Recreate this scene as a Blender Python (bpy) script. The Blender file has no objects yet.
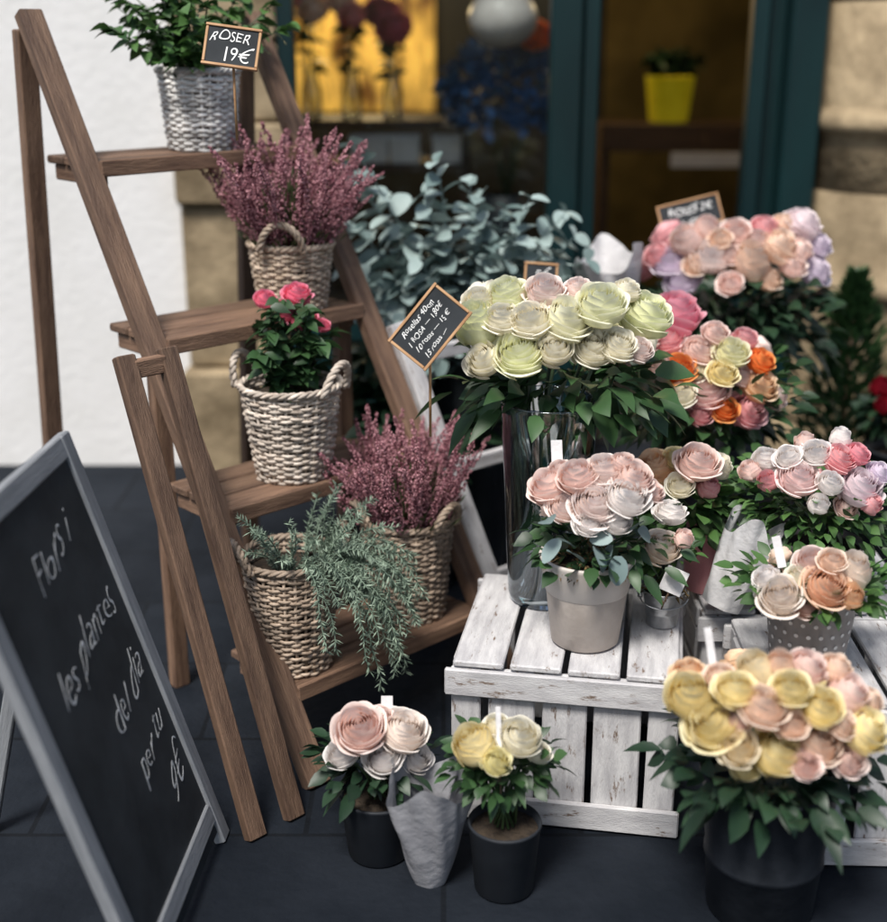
import bpy, math, random
from mathutils import Vector, Matrix
random.seed(7)
R=math.radians; PI=math.pi
sc=bpy.context.scene; col=sc.collection
F=1290.; CX,CY=443.5,461.; PT=R(18.5); CAM=Vector((0,0,1.66))
FW=Vector((0,math.cos(PT),-math.sin(PT))); UP=Vector((0,math.sin(PT),math.cos(PT))); RT=Vector((1,0,0))
def ray(px,py): return FW+RT*((px-CX)/F)+UP*((CY-py)/F)
def P(px,py,d): return CAM+ray(px,py)*d
def at_z(px,py,z): r=ray(px,py); return CAM+r*((z-CAM.z)/r.z)
def at_y(px,py,y): r=ray(px,py); return CAM+r*(y/r.y)
V=Vector
# ---------------------------------------------------------------- mesh builder
class MB:
    def __init__(s): s.v=[];s.f=[];s.t=[];s.lc=[]
    def add(s,vs,fs,t=0.,lc=None):
        o=len(s.v); n=len(vs)
        s.v+=[tuple(v) for v in vs]; s.f+=[tuple(i+o for i in f) for f in fs]
        s.t+= list(t) if isinstance(t,(list,tuple)) else [t]*n
        s.lc+= lc if lc else [tuple(v) for v in vs]
    def mesh(s,name,mat,smooth=True):
        me=bpy.data.meshes.new(name); me.from_pydata(s.v,[],s.f); me.update()
        a=me.attributes.new('t','FLOAT','POINT'); a.data.foreach_set('value',s.t)
        a=me.attributes.new('lc','FLOAT_VECTOR','POINT'); a.data.foreach_set('vector',[c for p in s.lc for c in p])
        me.polygons.foreach_set('use_smooth',[smooth]*len(me.polygons))
        if mat: me.materials.append(mat)
        return me
    def build(s,name,mat,parent=None,smooth=True):
        return link(name,s.mesh(name,mat,smooth),parent)
def link(name,me,parent=None):
    o=bpy.data.objects.new(name,me); col.objects.link(o)
    if parent: o.parent=parent
    return o
def tag(o,label,cat,group=None,kind=None):
    if label: o['label']=label
    if cat: o['category']=cat
    if group: o['group']=group
    if kind: o['kind']=kind
    return o
def thing(name,label,cat,loc,group=None,mat=None):
    o=bpy.data.objects.new(name,None); col.objects.link(o); o.empty_display_size=.05
    if mat is not None: o.matrix_world=mat
    else: o.location=loc
    return tag(o,label,cat,group)
def beam(m,p0,p1,w,h,up=(0,0,1),b=.003):
    p0=V(p0);p1=V(p1);d=p1-p0;L=d.length;x=d/L
    y=V(up).cross(x)
    if y.length<1e-3: y=V((0,1,0)).cross(x)
    y.normalize(); z=x.cross(y); vs=[];lc=[];ox=random.uniform(0,40);oy=random.uniform(0,40)
    for s,ins in ((0,b),(b,0),(L-b,0),(L,b)):
        a=w/2-ins;c=h/2-ins
        for (q,r) in ((-a+b,-c),(a-b,-c),(a,-c+b),(a,c-b),(a-b,c),(-a+b,c),(-a,c-b),(-a,-c+b)):
            vs.append(p0+x*s+y*q+z*r); lc.append((s+ox,q+oy,r+oy))
    fs=[]
    for k in range(3):
        for i in range(8):
            j=(i+1)%8; fs.append((k*8+i,k*8+j,k*8+8+j,k*8+8+i))
    fs.append(tuple(range(7,-1,-1))); fs.append(tuple(range(24,32)))
    m.add(vs,fs,random.random(),lc)
def box(m,x0,x1,y0,y1,z0,z1,b=.004):
    beam(m,(x0,(y0+y1)/2,(z0+z1)/2),(x1,(y0+y1)/2,(z0+z1)/2),y1-y0,z1-z0,(0,0,1),b)
def tube(m,pts,rad,n=6,t=0.,flat=1.):
    pts=[V(p) for p in pts]; N=len(pts); vs=[]
    for i,p in enumerate(pts):
        tg=(pts[min(i+1,N-1)]-pts[max(i-1,0)]).normalized()
        a=tg.cross(V((.13,.21,.97)))
        if a.length<.05: a=tg.cross(V((1,0,0)))
        a.normalize(); c=a.cross(tg); r=rad[i] if isinstance(rad,(list,tuple)) else rad
        for k in range(n):
            th=2*PI*k/n; vs.append(p+a*(math.cos(th)*r)+c*(math.sin(th)*r*flat))
    fs=[]
    for i in range(N-1):
        for k in range(n):
            j=(k+1)%n; fs.append((i*n+k,i*n+n+k,i*n+n+j,i*n+j))
    fs.append(tuple(range(n)));fs.append(tuple(range((N-1)*n+n-1,(N-1)*n-1,-1)))
    m.add(vs,fs,t)
def lathe(m,prof,n=40,c=(0,0,0),t=0.,wob=0):
    c=V(c); vs=[];lc=[]
    for (r,z) in prof:
        for k in range(n):
            a=2*PI*k/n; w=1+wob*math.sin(3*a+z*20)
            vs.append(c+V((r*w*math.cos(a),r*w*math.sin(a),z))); lc.append((a*.1,z,r))
    fs=[]
    for i in range(len(prof)-1):
        for k in range(n):
            j=(k+1)%n; fs.append((i*n+k,i*n+j,i*n+n+j,i*n+n+k))
    m.add(vs,fs,t,lc)
def disk(m,r,z,n=32,c=(0,0,0),bump=0):
    c=V(c); vs=[c+V((0,0,z+bump))]+[c+V((r*math.cos(2*PI*k/n),r*math.sin(2*PI*k/n),z)) for k in range(n)]
    m.add(vs,[(0,1+k,1+(k+1)%n) for k in range(n)])
def leaf(m,p,d,L,W,droop=.3,fold=.2,ns=4,rnd=False,t=None):
    p=V(p); d=V(d).normalized(); s=d.cross(V((0,0,1)))
    if s.length<.1: s=d.cross(V((1,0,0)))
    s.normalize(); s.rotate(Matrix.Rotation(random.uniform(-.8,.8),3,d)); nn=s.cross(d)
    vs=[]
    for i in range(ns+1):
        q=i/ns; c=p+d*(L*q)+V((0,0,-droop*L*q*q))
        w=W*(math.sqrt(max(0,math.sin(PI*(.04+.95*q)))) if rnd else math.sin(PI*min(1,(.05+.95*q)**.85)))
        vs+=[c-s*w+nn*fold*w,c,c+s*w+nn*fold*w]
    fs=[]
    for i in range(ns):
        a=i*3; fs+=[(a,a+1,a+4,a+3),(a+1,a+2,a+5,a+4)]
    m.add(vs,fs,random.random() if t is None else t)
def rdir(zlo=-1,zhi=1):
    z=random.uniform(zlo,zhi);a=random.uniform(0,2*PI);r=math.sqrt(max(0,1-z*z)); return V((r*math.cos(a),r*math.sin(a),z))
# ---------------------------------------------------------------- materials
def mk(name,c1,c2=None,scale=8,rough=.6,bump=0,bscale=None,vs=(1,1,1),lc=False,metal=0,lo=.35,hi=.65,uset=False,emit=0,spec=.4):
    m=bpy.data.materials.new(name); m.use_nodes=True; nt=m.node_tree; N=nt.nodes; L=nt.links; b=N['Principled BSDF']
    b.inputs['Roughness'].default_value=rough; b.inputs['Metallic'].default_value=metal
    b.inputs['Specular IOR Level'].default_value=spec
    c2=c2 or tuple(min(1,c*1.25) for c in c1)
    if lc: co=N.new('ShaderNodeAttribute'); co.attribute_name='lc'; src=co.outputs['Vector']
    else: co=N.new('ShaderNodeTexCoord'); src=co.outputs['Object']
    mp=N.new('ShaderNodeMapping'); mp.inputs['Scale'].default_value=vs; L.new(src,mp.inputs['Vector'])
    nz=N.new('ShaderNodeTexNoise'); nz.inputs['Scale'].default_value=scale; nz.inputs['Detail'].default_value=6; nz.inputs['Roughness'].default_value=.6
    L.new(mp.outputs[0],nz.inputs['Vector'])
    rp=N.new('ShaderNodeValToRGB'); rp.color_ramp.elements[0].position=lo; rp.color_ramp.elements[1].position=hi
    rp.color_ramp.elements[0].color=(*c1,1); rp.color_ramp.elements[1].color=(*c2,1)
    L.new(nz.outputs['Fac'],rp.inputs['Fac']); out=rp.outputs['Color']
    if uset:
        at=N.new('ShaderNodeAttribute'); at.attribute_name='t'
        mr=N.new('ShaderNodeMapRange'); mr.inputs['To Min'].default_value=.6; mr.inputs['To Max'].default_value=1.25; L.new(at.outputs['Fac'],mr.inputs['Value'])
        mx=N.new('ShaderNodeMix'); mx.data_type='RGBA'; mx.blend_type='MULTIPLY'; mx.inputs[0].default_value=1
        L.new(out,mx.inputs[6]); L.new(mr.outputs[0],mx.inputs[7]); out=mx.outputs[2]
    L.new(out,b.inputs['Base Color'])
    if emit: L.new(out,b.inputs['Emission Color']); b.inputs['Emission Strength'].default_value=emit
    if bump:
        bp=N.new('ShaderNodeBump'); bp.inputs['Strength'].default_value=bump; bp.inputs['Distance'].default_value=.01
        n2=N.new('ShaderNodeTexNoise'); n2.inputs['Scale'].default_value=bscale or scale*3; n2.inputs['Detail'].default_value=6
        L.new(mp.outputs[0],n2.inputs['Vector']); L.new(n2.outputs['Fac'],bp.inputs['Height']); L.new(bp.outputs[0],b.inputs['Normal'])
    return m
def leafmat(name,c1,c2,rough=.46,tr=.2):
    m=bpy.data.materials.new(name); m.use_nodes=True; nt=m.node_tree; N=nt.nodes; L=nt.links; b=N['Principled BSDF']
    at=N.new('ShaderNodeAttribute'); at.attribute_name='t'
    tc=N.new('ShaderNodeTexCoord'); nz=N.new('ShaderNodeTexNoise'); nz.inputs['Scale'].default_value=14; L.new(tc.outputs['Object'],nz.inputs['Vector'])
    ad=N.new('ShaderNodeMath'); ad.operation='MULTIPLY_ADD'; ad.inputs[1].default_value=.7; L.new(nz.outputs['Fac'],ad.inputs[0])
    a2=N.new('ShaderNodeMath'); a2.operation='MULTIPLY_ADD'; a2.inputs[1].default_value=.75; a2.inputs[2].default_value=-.2; L.new(at.outputs['Fac'],a2.inputs[0]); L.new(a2.outputs[0],ad.inputs[2])
    rp=N.new('ShaderNodeValToRGB'); rp.color_ramp.elements[0].color=(*c1,1); rp.color_ramp.elements[1].color=(*c2,1); L.new(ad.outputs[0],rp.inputs['Fac'])
    L.new(rp.outputs[0],b.inputs['Base Color']); b.inputs['Roughness'].default_value=rough
    ts=N.new('ShaderNodeBsdfTranslucent'); L.new(rp.outputs[0],ts.inputs['Color'])
    ms=N.new('ShaderNodeMixShader'); ms.inputs[0].default_value=tr; L.new(b.outputs[0],ms.inputs[1]); L.new(ts.outputs[0],ms.inputs[2])
    L.new(ms.outputs[0],N['Material Output'].inputs['Surface']); return m
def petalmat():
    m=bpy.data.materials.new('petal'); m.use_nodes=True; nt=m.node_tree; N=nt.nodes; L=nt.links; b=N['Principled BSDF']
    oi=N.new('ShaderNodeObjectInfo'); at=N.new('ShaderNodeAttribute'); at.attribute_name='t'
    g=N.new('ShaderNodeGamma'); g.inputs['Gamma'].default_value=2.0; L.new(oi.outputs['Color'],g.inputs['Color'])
    mx=N.new('ShaderNodeMix'); mx.data_type='RGBA'; L.new(at.outputs['Fac'],mx.inputs[0]); L.new(g.outputs[0],mx.inputs[6]); L.new(oi.outputs['Color'],mx.inputs[7])  # deeper petal centres, with crevice shade and lip highlight put into the colour
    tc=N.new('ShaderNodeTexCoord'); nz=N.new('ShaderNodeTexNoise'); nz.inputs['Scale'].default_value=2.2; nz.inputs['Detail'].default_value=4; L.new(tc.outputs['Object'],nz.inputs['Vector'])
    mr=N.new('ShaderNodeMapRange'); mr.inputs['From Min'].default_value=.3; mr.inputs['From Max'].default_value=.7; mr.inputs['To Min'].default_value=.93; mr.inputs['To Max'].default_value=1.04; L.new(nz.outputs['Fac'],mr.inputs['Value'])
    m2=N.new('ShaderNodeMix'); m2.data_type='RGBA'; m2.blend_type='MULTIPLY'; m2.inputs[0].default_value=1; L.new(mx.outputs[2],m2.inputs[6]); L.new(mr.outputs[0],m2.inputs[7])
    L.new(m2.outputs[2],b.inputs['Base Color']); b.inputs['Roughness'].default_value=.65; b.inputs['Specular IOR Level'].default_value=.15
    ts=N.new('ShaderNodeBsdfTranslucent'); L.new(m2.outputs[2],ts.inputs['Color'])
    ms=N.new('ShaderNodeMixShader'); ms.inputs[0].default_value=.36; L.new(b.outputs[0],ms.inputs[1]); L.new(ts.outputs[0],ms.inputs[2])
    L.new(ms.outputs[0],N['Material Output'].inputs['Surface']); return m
def glassmat(name,tint=(.9,.95,.95),k=.9,base=.03):
    m=bpy.data.materials.new(name); m.use_nodes=True; nt=m.node_tree; N=nt.nodes; L=nt.links
    tr=N.new('ShaderNodeBsdfTransparent'); tr.inputs['Color'].default_value=(*tint,1)
    gl=N.new('ShaderNodeBsdfGlossy'); gl.inputs['Roughness'].default_value=.03; gl.inputs['Color'].default_value=(.9,.95,1,1)
    lw=N.new('ShaderNodeLayerWeight'); lw.inputs['Blend'].default_value=.35
    mm=N.new('ShaderNodeMath'); mm.operation='MULTIPLY_ADD'; mm.inputs[1].default_value=k*.8; mm.inputs[2].default_value=base; L.new(lw.outputs['Fresnel'],mm.inputs[0])
    ms=N.new('ShaderNodeMixShader'); L.new(mm.outputs[0],ms.inputs[0]); L.new(tr.outputs[0],ms.inputs[1]); L.new(gl.outputs[0],ms.inputs[2])
    L.new(ms.outputs[0],N['Material Output'].inputs['Surface']); return m
def whitepaint():
    m=mk('chipped_white_paint',(.40,.39,.40),(.60,.59,.59),6,.62,.25,60,(1.5,8,8),True)
    nt=m.node_tree;N=nt.nodes;L=nt.links;b=N['Principled BSDF']; old=b.inputs['Base Color'].links[0].from_socket
    co=N.new('ShaderNodeAttribute'); co.attribute_name='lc'; mp=N.new('ShaderNodeMapping'); mp.inputs['Scale'].default_value=(3,11,11); L.new(co.outputs['Vector'],mp.inputs['Vector'])
    nz=N.new('ShaderNodeTexNoise'); nz.inputs['Scale'].default_value=5; nz.inputs['Detail'].default_value=9; nz.inputs['Roughness'].default_value=.72; L.new(mp.outputs[0],nz.inputs['Vector'])
    rp=N.new('ShaderNodeValToRGB'); rp.color_ramp.elements[0].position=.58; rp.color_ramp.elements[1].position=.65; L.new(nz.outputs['Fac'],rp.inputs['Fac'])
    mx=N.new('ShaderNodeMix'); mx.data_type='RGBA'; L.new(rp.outputs['Color'],mx.inputs[0]); L.new(old,mx.inputs[6]); mx.inputs[7].default_value=(.17,.12,.09,1)
    L.new(mx.outputs[2],b.inputs['Base Color']); return m
M=dict(
 wood=mk('brown_wood',(.085,.046,.030),(.255,.155,.10),4,.65,.5,30,(1.4,16,16),True,uset=True,lo=.3,hi=.7),
 wood_pale=mk('weathered_pale_wood',(.17,.18,.195),(.28,.29,.305),4,.65,.3,30,(1.2,14,14),True),
 thinwood=mk('sign_wood',(.35,.18,.08),(.55,.33,.17),5,.55,.1,30,(2,12,12),True),
 white=whitepaint(),
 wick=mk('wicker',(.32,.24,.17),(.62,.50,.39),30,.65,.3,120,uset=True),
 wickbrown=mk('brown_wicker',(.22,.16,.115),(.46,.36,.275),30,.65,.3,120,uset=True),
 wickpale=mk('whitewashed_wicker',(.40,.33,.27),(.66,.58,.50),30,.7,.3,120,uset=True),
 wickwhite=mk('white_wicker',(.60,.58,.55),(.80,.78,.75),30,.7,.3,120,uset=True),
 soil=mk('soil',(.02,.014,.01),(.05,.035,.022),40,.9,.8,90),
 board=mk('chalkboard',(.009,.012,.015),(.028,.033,.038),5,.75,.05,60),
 chalk=mk('chalk',(.72,.72,.7),(.92,.92,.9),90,.9,lo=.25,hi=.5),
 faint=mk('faint_chalk',(.22,.23,.24),(.60,.61,.62),60,.9,lo=.3,hi=.55),
 potbeige=mk('beige_ceramic',(.41,.355,.315),(.50,.445,.40),14,.55,.12,80),
 potband=mk('pale_glaze',(.55,.50,.46),(.63,.58,.54),14,.4,.05,80),
 potgrey=mk('grey_ceramic',(.23,.21,.205),(.29,.27,.265),14,.5,.08,60),
 dots=mk('white_dots',(.7,.68,.66),(.8,.78,.76),20,.5),
 pinkpot=mk('pink_glaze',(.62,.25,.27),(.72,.34,.35),10,.35,.05,60),
 cream=mk('cream_enamel',(.55,.53,.50),(.68,.66,.63),7,.45,.1,40),
 tin=mk('galvanised_tin',(.35,.36,.37),(.6,.61,.62),22,.35,.12,60,metal=.85),
 zinc=mk('dark_zinc',(.010,.013,.018),(.022,.026,.034),9,.55,.15,40,metal=.3),
 blackb=mk('black_bucket',(.008,.011,.014),(.022,.026,.032),9,.5),
 slate=mk('slate_glaze',(.012,.015,.020),(.022,.026,.033),9,.6),
 paper=mk('white_paper',(.58,.57,.57),(.74,.72,.72),9,.75,.6,25),
 softpaper=mk('soft_white_paper',(.40,.40,.41),(.54,.53,.53),9,.8,.7,25),
 greypaper=mk('grey_tissue_paper',(.24,.24,.26),(.33,.33,.35),9,.8,.6,25),
 teal=mk('dark_teal_paint',(.002,.014,.016),(.004,.024,.026),5,.4,.1,50,(1,1,.2)),
 stone=mk('tan_stone',(.15,.11,.062),(.37,.285,.175),5,.85,.9,18),
 plaster=mk('pale_plaster',(.74,.73,.71),(.80,.79,.78),3,.85,.3,30),
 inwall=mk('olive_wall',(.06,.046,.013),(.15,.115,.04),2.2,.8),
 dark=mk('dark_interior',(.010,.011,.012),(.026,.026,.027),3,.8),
 yel=mk('painted_yellow_glow',(.10,.035,.005),(.98,.60,.12),4.2,.6,emit=.55,lo=.38,hi=.60,vs=(2.2,1,.7)),  # interior glow put into the colour as yellow and dark patches, plus emission
 lampm=mk('lit_lamp',(1,.72,.32),(1,.8,.45),3,.5,emit=6),
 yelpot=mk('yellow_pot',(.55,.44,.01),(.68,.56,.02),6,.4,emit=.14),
 shelfw=mk('shop_shelf_wood',(.035,.02,.011),(.07,.04,.022),6,.6,.1,30,(1,8,8),True),
 green=leafmat('rose_leaf',(.006,.024,.009),(.055,.125,.042)),
 dkgreen=leafmat('dark_leaf',(.004,.016,.009),(.028,.068,.031)),
 bright=leafmat('fresh_leaf',(.012,.045,.012),(.09,.19,.05)),
 euca=leafmat('eucalyptus_leaf',(.08,.135,.13),(.40,.50,.48),.55,.12),
 silver=leafmat('silver_leaf',(.10,.16,.16),(.27,.35,.34),.5,.1),
 rosem=leafmat('rosemary_needle',(.05,.085,.06),(.28,.36,.27),.6,.12),
 stem=leafmat('stem_green',(.02,.045,.015),(.06,.10,.035)),
 twig=mk('twig',(.06,.035,.022),(.12,.075,.05),20,.8),
 heath=leafmat('heather_bell',(.13,.018,.038),(.72,.38,.42),.7,.25),
 heathg=leafmat('heather_needle',(.03,.05,.018),(.10,.14,.05)),
 moss=leafmat('brown_moss',(.05,.03,.012),(.20,.13,.05),.9,.05),
 bluef=leafmat('blue_petal',(.01,.05,.13),(.06,.18,.42),.6,.2),
 petal=petalmat(), glass=glassmat('vase_glass',(.93,.96,.96),1.1,.06), pane=glassmat('window_glass',(.86,.91,.91),.35),
 water=glassmat('water',(.80,.9,.86),.3),
)
# ground
def groundmat():
    m=mk('dark_pavers',(.006,.009,.014),(.014,.018,.025),3,.8,.4,40,spec=.15)
    nt=m.node_tree;N=nt.nodes;L=nt.links;b=N['Principled BSDF']; old=b.inputs['Base Color'].links[0].from_socket
    tc=N.new('ShaderNodeTexCoord'); br=N.new('ShaderNodeTexBrick'); br.inputs['Scale'].default_value=1; br.inputs['Brick Width'].default_value=.6; br.inputs['Row Height'].default_value=.4; br.inputs['Mortar Size'].default_value=.006
    br.inputs['Color1'].default_value=(1,1,1,1);br.inputs['Color2'].default_value=(.75,.76,.78,1);br.inputs['Mortar'].default_value=(.45,.45,.45,1)
    L.new(tc.outputs['Object'],br.inputs['Vector'])
    mx=N.new('ShaderNodeMix'); mx.data_type='RGBA'; mx.blend_type='MULTIPLY'; mx.inputs[0].default_value=1; L.new(old,mx.inputs[6]); L.new(br.outputs['Color'],mx.inputs[7]); L.new(mx.outputs[2],b.inputs['Base Color']); return m
g=MB(); g.add([(-60,-60,0),(60,-60,0),(60,60,0),(-60,60,0)],[(0,1,2,3)]); tag(g.build('pavement',groundmat()),None,None,kind='structure')
# ---------------------------------------------------------------- shop front
FY=4.9
shop=thing('shop_building','flower shop front with dark teal frames, tan stone column and dim warm interior','shop',(0,FY,0))
def part(name,mat,fn,smooth=False,label=None):
    m=MB(); fn(m); o=m.build(name,mat,shop,smooth)
    if label: o['label']=label
    return o
def pil(x0,x1,proj=.16):
    def f(m):
        z=0; hs=[.42,.62,.30,.28,.62,.55,.6]
        for i,h in enumerate(hs):
            e=.07 if i==0 else (.035 if i==2 else 0)
            box(m,x0-e*.3,x1+e,-proj-e,.3,z+.002,z+h-.004,.012); z+=h
    return f
def column(m):
    r=.33
    lathe(m,[(.47,0),(.47,.20),(.455,.215),(.44,.23),(.455,.25),(.46,.275),(.45,.30),(.41,.34),(.40,.36),(.40,.70),(.405,.72),(.43,.735),(.435,.76),(.425,.785),(.38,.80),(.36,.82),(r+.005,.86),(r,.90),(r-.002,1.09),(r-.008,1.094),(r-.008,1.100),(r-.002,1.104),(r-.003,1.28),(r+.01,1.30),(r+.035,1.315),(r+.04,1.345),(r+.03,1.37),(r+.004,1.385),(r-.004,1.40),(r-.005,1.75),(r-.012,1.754),(r-.012,1.76),(r-.005,1.764),(r-.01,2.5),(r+.06,2.6),(r+.1,2.75)],64,(1.71,.08,0))
part('column',M['stone'],column,True); part('pilaster',M['stone'],pil(1.376,2.3,-.09)); part('pilaster',M['stone'],pil(-.98,-.60,.05))
part('wall',M['plaster'],lambda m:box(m,-6,-.985,-.0,.3,0,3.6),label='pale plastered wall left of the window')
part('wall',M['plaster'],lambda m:box(m,2.305,7,0,.3,0,3.6))
part('lintel',M['teal'],lambda m:box(m,-.6,1.37,-.03,.25,2.5,3.6))
def fr(m):
    box(m,.385,.50,-.05,.07,0,2.5,.008); box(m,.505,.565,-.02,.05,0,2.5,.006)
part('frame_post',M['teal'],fr)
def fr2(m):
    box(m,1.11,1.17,-.03,.05,0,2.5,.006); box(m,1.24,1.368,-.07,.07,0,2.5,.008); box(m,1.17,1.24,.03,.06,0,2.5,.003)
part('door_frame',M['teal'],fr2)
part('window_frame',M['teal'],lambda m:(box(m,-.598,-.54,-.03,.05,.55,2.5),box(m,-.54,.385,-.03,.05,.52,.60),box(m,-.54,.385,-.03,.05,2.42,2.498)))
part('window_panel',M['teal'],lambda m:(box(m,-.598,.383,-.01,.05,0,.518),box(m,-.45,.25,-.025,-.008,.08,.44,.01)))
part('window_pane',M['pane'],lambda m:m.add([(-.54,.01,.6),(.385,.01,.6),(.385,.01,2.42),(-.54,.01,2.42)],[(0,1,2,3)]))
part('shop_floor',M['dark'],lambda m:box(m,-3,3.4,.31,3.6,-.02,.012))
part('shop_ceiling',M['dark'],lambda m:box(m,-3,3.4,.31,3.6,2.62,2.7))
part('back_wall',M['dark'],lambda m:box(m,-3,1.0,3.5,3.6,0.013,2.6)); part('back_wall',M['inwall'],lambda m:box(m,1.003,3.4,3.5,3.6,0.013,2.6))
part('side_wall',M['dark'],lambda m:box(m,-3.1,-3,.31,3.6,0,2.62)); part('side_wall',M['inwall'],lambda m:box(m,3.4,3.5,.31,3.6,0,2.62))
# ---------------------------------------------------------------- roses
def rose_mesh(seed,op=1.,name='rose'):
    rn=random.Random(seed); m=MB(); NU,NV=10,9
    RTt=[.045,.115,.20,.29,.38,.475,.575,.68,.80,.92]; RB=[.16,.25,.34,.43,.515,.595,.67,.735,.79,.83]
    HH=[1.42,1.50,1.54,1.55,1.53,1.48,1.40,1.29,1.15,.95]; NN=[2,2,3,3,3,4,4,4,5,5]; WW=[2.3,2.0,1.45,1.42,1.4,1.12,1.1,1.06,.95,.92]
    NL=len(NN)
    for li in range(NL):
        n=NN[li]; ph=rn.uniform(0,6.28); k0=li/(NL-1)
        for k in range(n):
            a0=ph+k*2*PI/n+rn.uniform(-.2,.2); w=WW[li]*rn.uniform(.93,1.07)
            rb=RB[li]*rn.uniform(.97,1.03); rt=RTt[li]*rn.uniform(.95,1.05); hh=HH[li]*rn.uniform(.96,1.03)
            if op<.5: rt=rt*.78+.02; rb*=.92; hh*=1.0+.20*k0
            fl=k0*op; q0=rn.uniform(0,6); tip=rn.uniform(.02,.12)*k0; lean=rn.uniform(-.04,.05)*k0; cl=rn.uniform(.6,1.35)
            vs=[];ts=[]
            for j in range(NV+1):
                v=j/NV; cu=max(0,v-.45)/.55; cs=cu*cu*(3-2*cu); lip=max(0,(v-.78)/.22)
                for i in range(NU+1):
                    u=-1+2*i/NU; au=abs(u)
                    a=a0+u*w*(.35+.65*math.sin(min(1,v*1.6)*PI/2))*(1-.22*cu**3)
                    rad=rb*math.sin(min(1,v/.58)*PI/2)**.75
                    rad+=(rt-rb)*cs+lean*cs
                    rad*=(1+.095*u)*(1-.03*au**3*cu)
                    rad+=cl*(.022+.085*fl*fl)*lip*lip*(1-.5*au*au)
                    rad+=.010*math.sin(2.5*u+q0)*cu+.018*fl*math.sin(5.5*u+q0)*lip
                    z=hh*v**.95-hh*(.04+.14*k0)*au**2.6*v*v-cl*(.012+.075*fl*fl)*lip**2.2*(1-.4*au)+tip*cu*(1-au)*(1-.4*fl)+.014*math.sin(3*u+q0)*cu
                    vs.append((rad*math.cos(a),rad*math.sin(a),z-.72)); ts.append(min(1,.22*k0+.03+.80*max(0,(v-.5)/.5)**1.9+.1*lip))  # t paints recesses darker and petal lips lighter
            fs=[]
            for j in range(NV):
                for i in range(NU):
                    b=j*(NU+1)+i; fs.append((b,b+1,b+NU+2,b+NU+1))
            m.add(vs,fs,ts)
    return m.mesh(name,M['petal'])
ROSES=[rose_mesh(s,1.0) for s in range(5)]+[rose_mesh(20+s,.7) for s in range(2)]+[rose_mesh(10+s,.35) for s in range(3)]
def put_rose(root,p,dirn,r,c,bud=False,name='rose'):
    me=random.choice(ROSES[7:]) if bud else random.choice(ROSES[:7])
    o=link(name,me,root); q=V(dirn).normalized().to_track_quat('Z','Y').to_matrix()
    q=q@Matrix.Rotation(random.uniform(0,6.28),3,'Z'); o.rotation_euler=q.to_euler()
    o.location=V(p)-root.location; s=r/(.86 if bud else .94); o.scale=(s,s,s*random.uniform(.88,1.0))
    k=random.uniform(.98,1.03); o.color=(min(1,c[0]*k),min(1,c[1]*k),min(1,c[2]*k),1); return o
Lm=(.955,.955,.775);Cr=(.97,.94,.84);Bl=(.96,.83,.78);Pk=(.93,.62,.63);Hp=(.86,.14,.27);Ye=(.975,.90,.63);Or=(.94,.45,.16);Ap=(.96,.77,.57);Li=(.87,.80,.87);Wh=(.95,.92,.90);Pe=(.965,.83,.72)
def bouquet(name,label,base,c,Rpx,roses,lmat,nleaf,lsize,nb=4,group=None,fz=-.3,fr=(1,1,.65),droop=.35,extra=None,cat='bouquet',low=-.75,flat=.75,lw=.3,rs=1.0,upz=.38):
    cx,cy,dep=c; base=V(base); root=thing(name,label,cat,base,group); C=P(cx,cy,dep); Rw=Rpx/F*dep
    for (px,py,rp,colr) in roses:
        rho=min(.97,((px-cx)**2+((py-cy)*1.2)**2)/Rpx**2); d=dep-Rw*flat*math.sqrt(1-rho)+random.uniform(-.03,.03)
        p=P(px,py,d); dn=(p-(C-V((0,0,Rw*.9)))).normalized()+V((random.uniform(-.3,.3),random.uniform(-.42,-.1),random.uniform(upz*.3,upz*1.5)))
        put_rose(root,p,dn,rp*rs/F*d,colr,bud=rp<13 or random.random()<.10)
    for k in range(nb):
        a=R(20+140*(k+.5)/nb); p=C+V((Rw*.75*math.cos(a),Rw*.65*math.sin(a),Rw*random.uniform(-.1,.25))); put_rose(root,p,p-C+V((0,0,Rw*.4)),Rw*.2,random.choice(roses)[3])
    m=MB(); C2=C+V((0,0,Rw*fz))-base
    for k in range(nleaf):
        d=rdir(low,.5); p=C2+V((d.x*fr[0],d.y*fr[1],d.z*fr[2]))*(Rw*random.uniform(.25,1.0)); dd=d+V((0,0,random.uniform(-.1,.6)))
        leaf(m,p,dd,lsize*random.uniform(.5,1.25),lsize*lw*random.uniform(.65,1.25),droop*random.uniform(.3,1.5))
    m.build('foliage',lmat,root)
    m=MB()
    for k in range(10):
        a=k*.63; q=V((.02*math.cos(a),.02*math.sin(a),.02)); e=C2+V((math.cos(a*1.7),math.sin(a*1.7),.1))*Rw*.45
        tube(m,[q,q*.5+e*.35+V((0,0,(e.z)*.12)),e],.003,5,random.random())
    m.build('stems',M['stem'],root)
    return root,C-base,Rw
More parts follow.
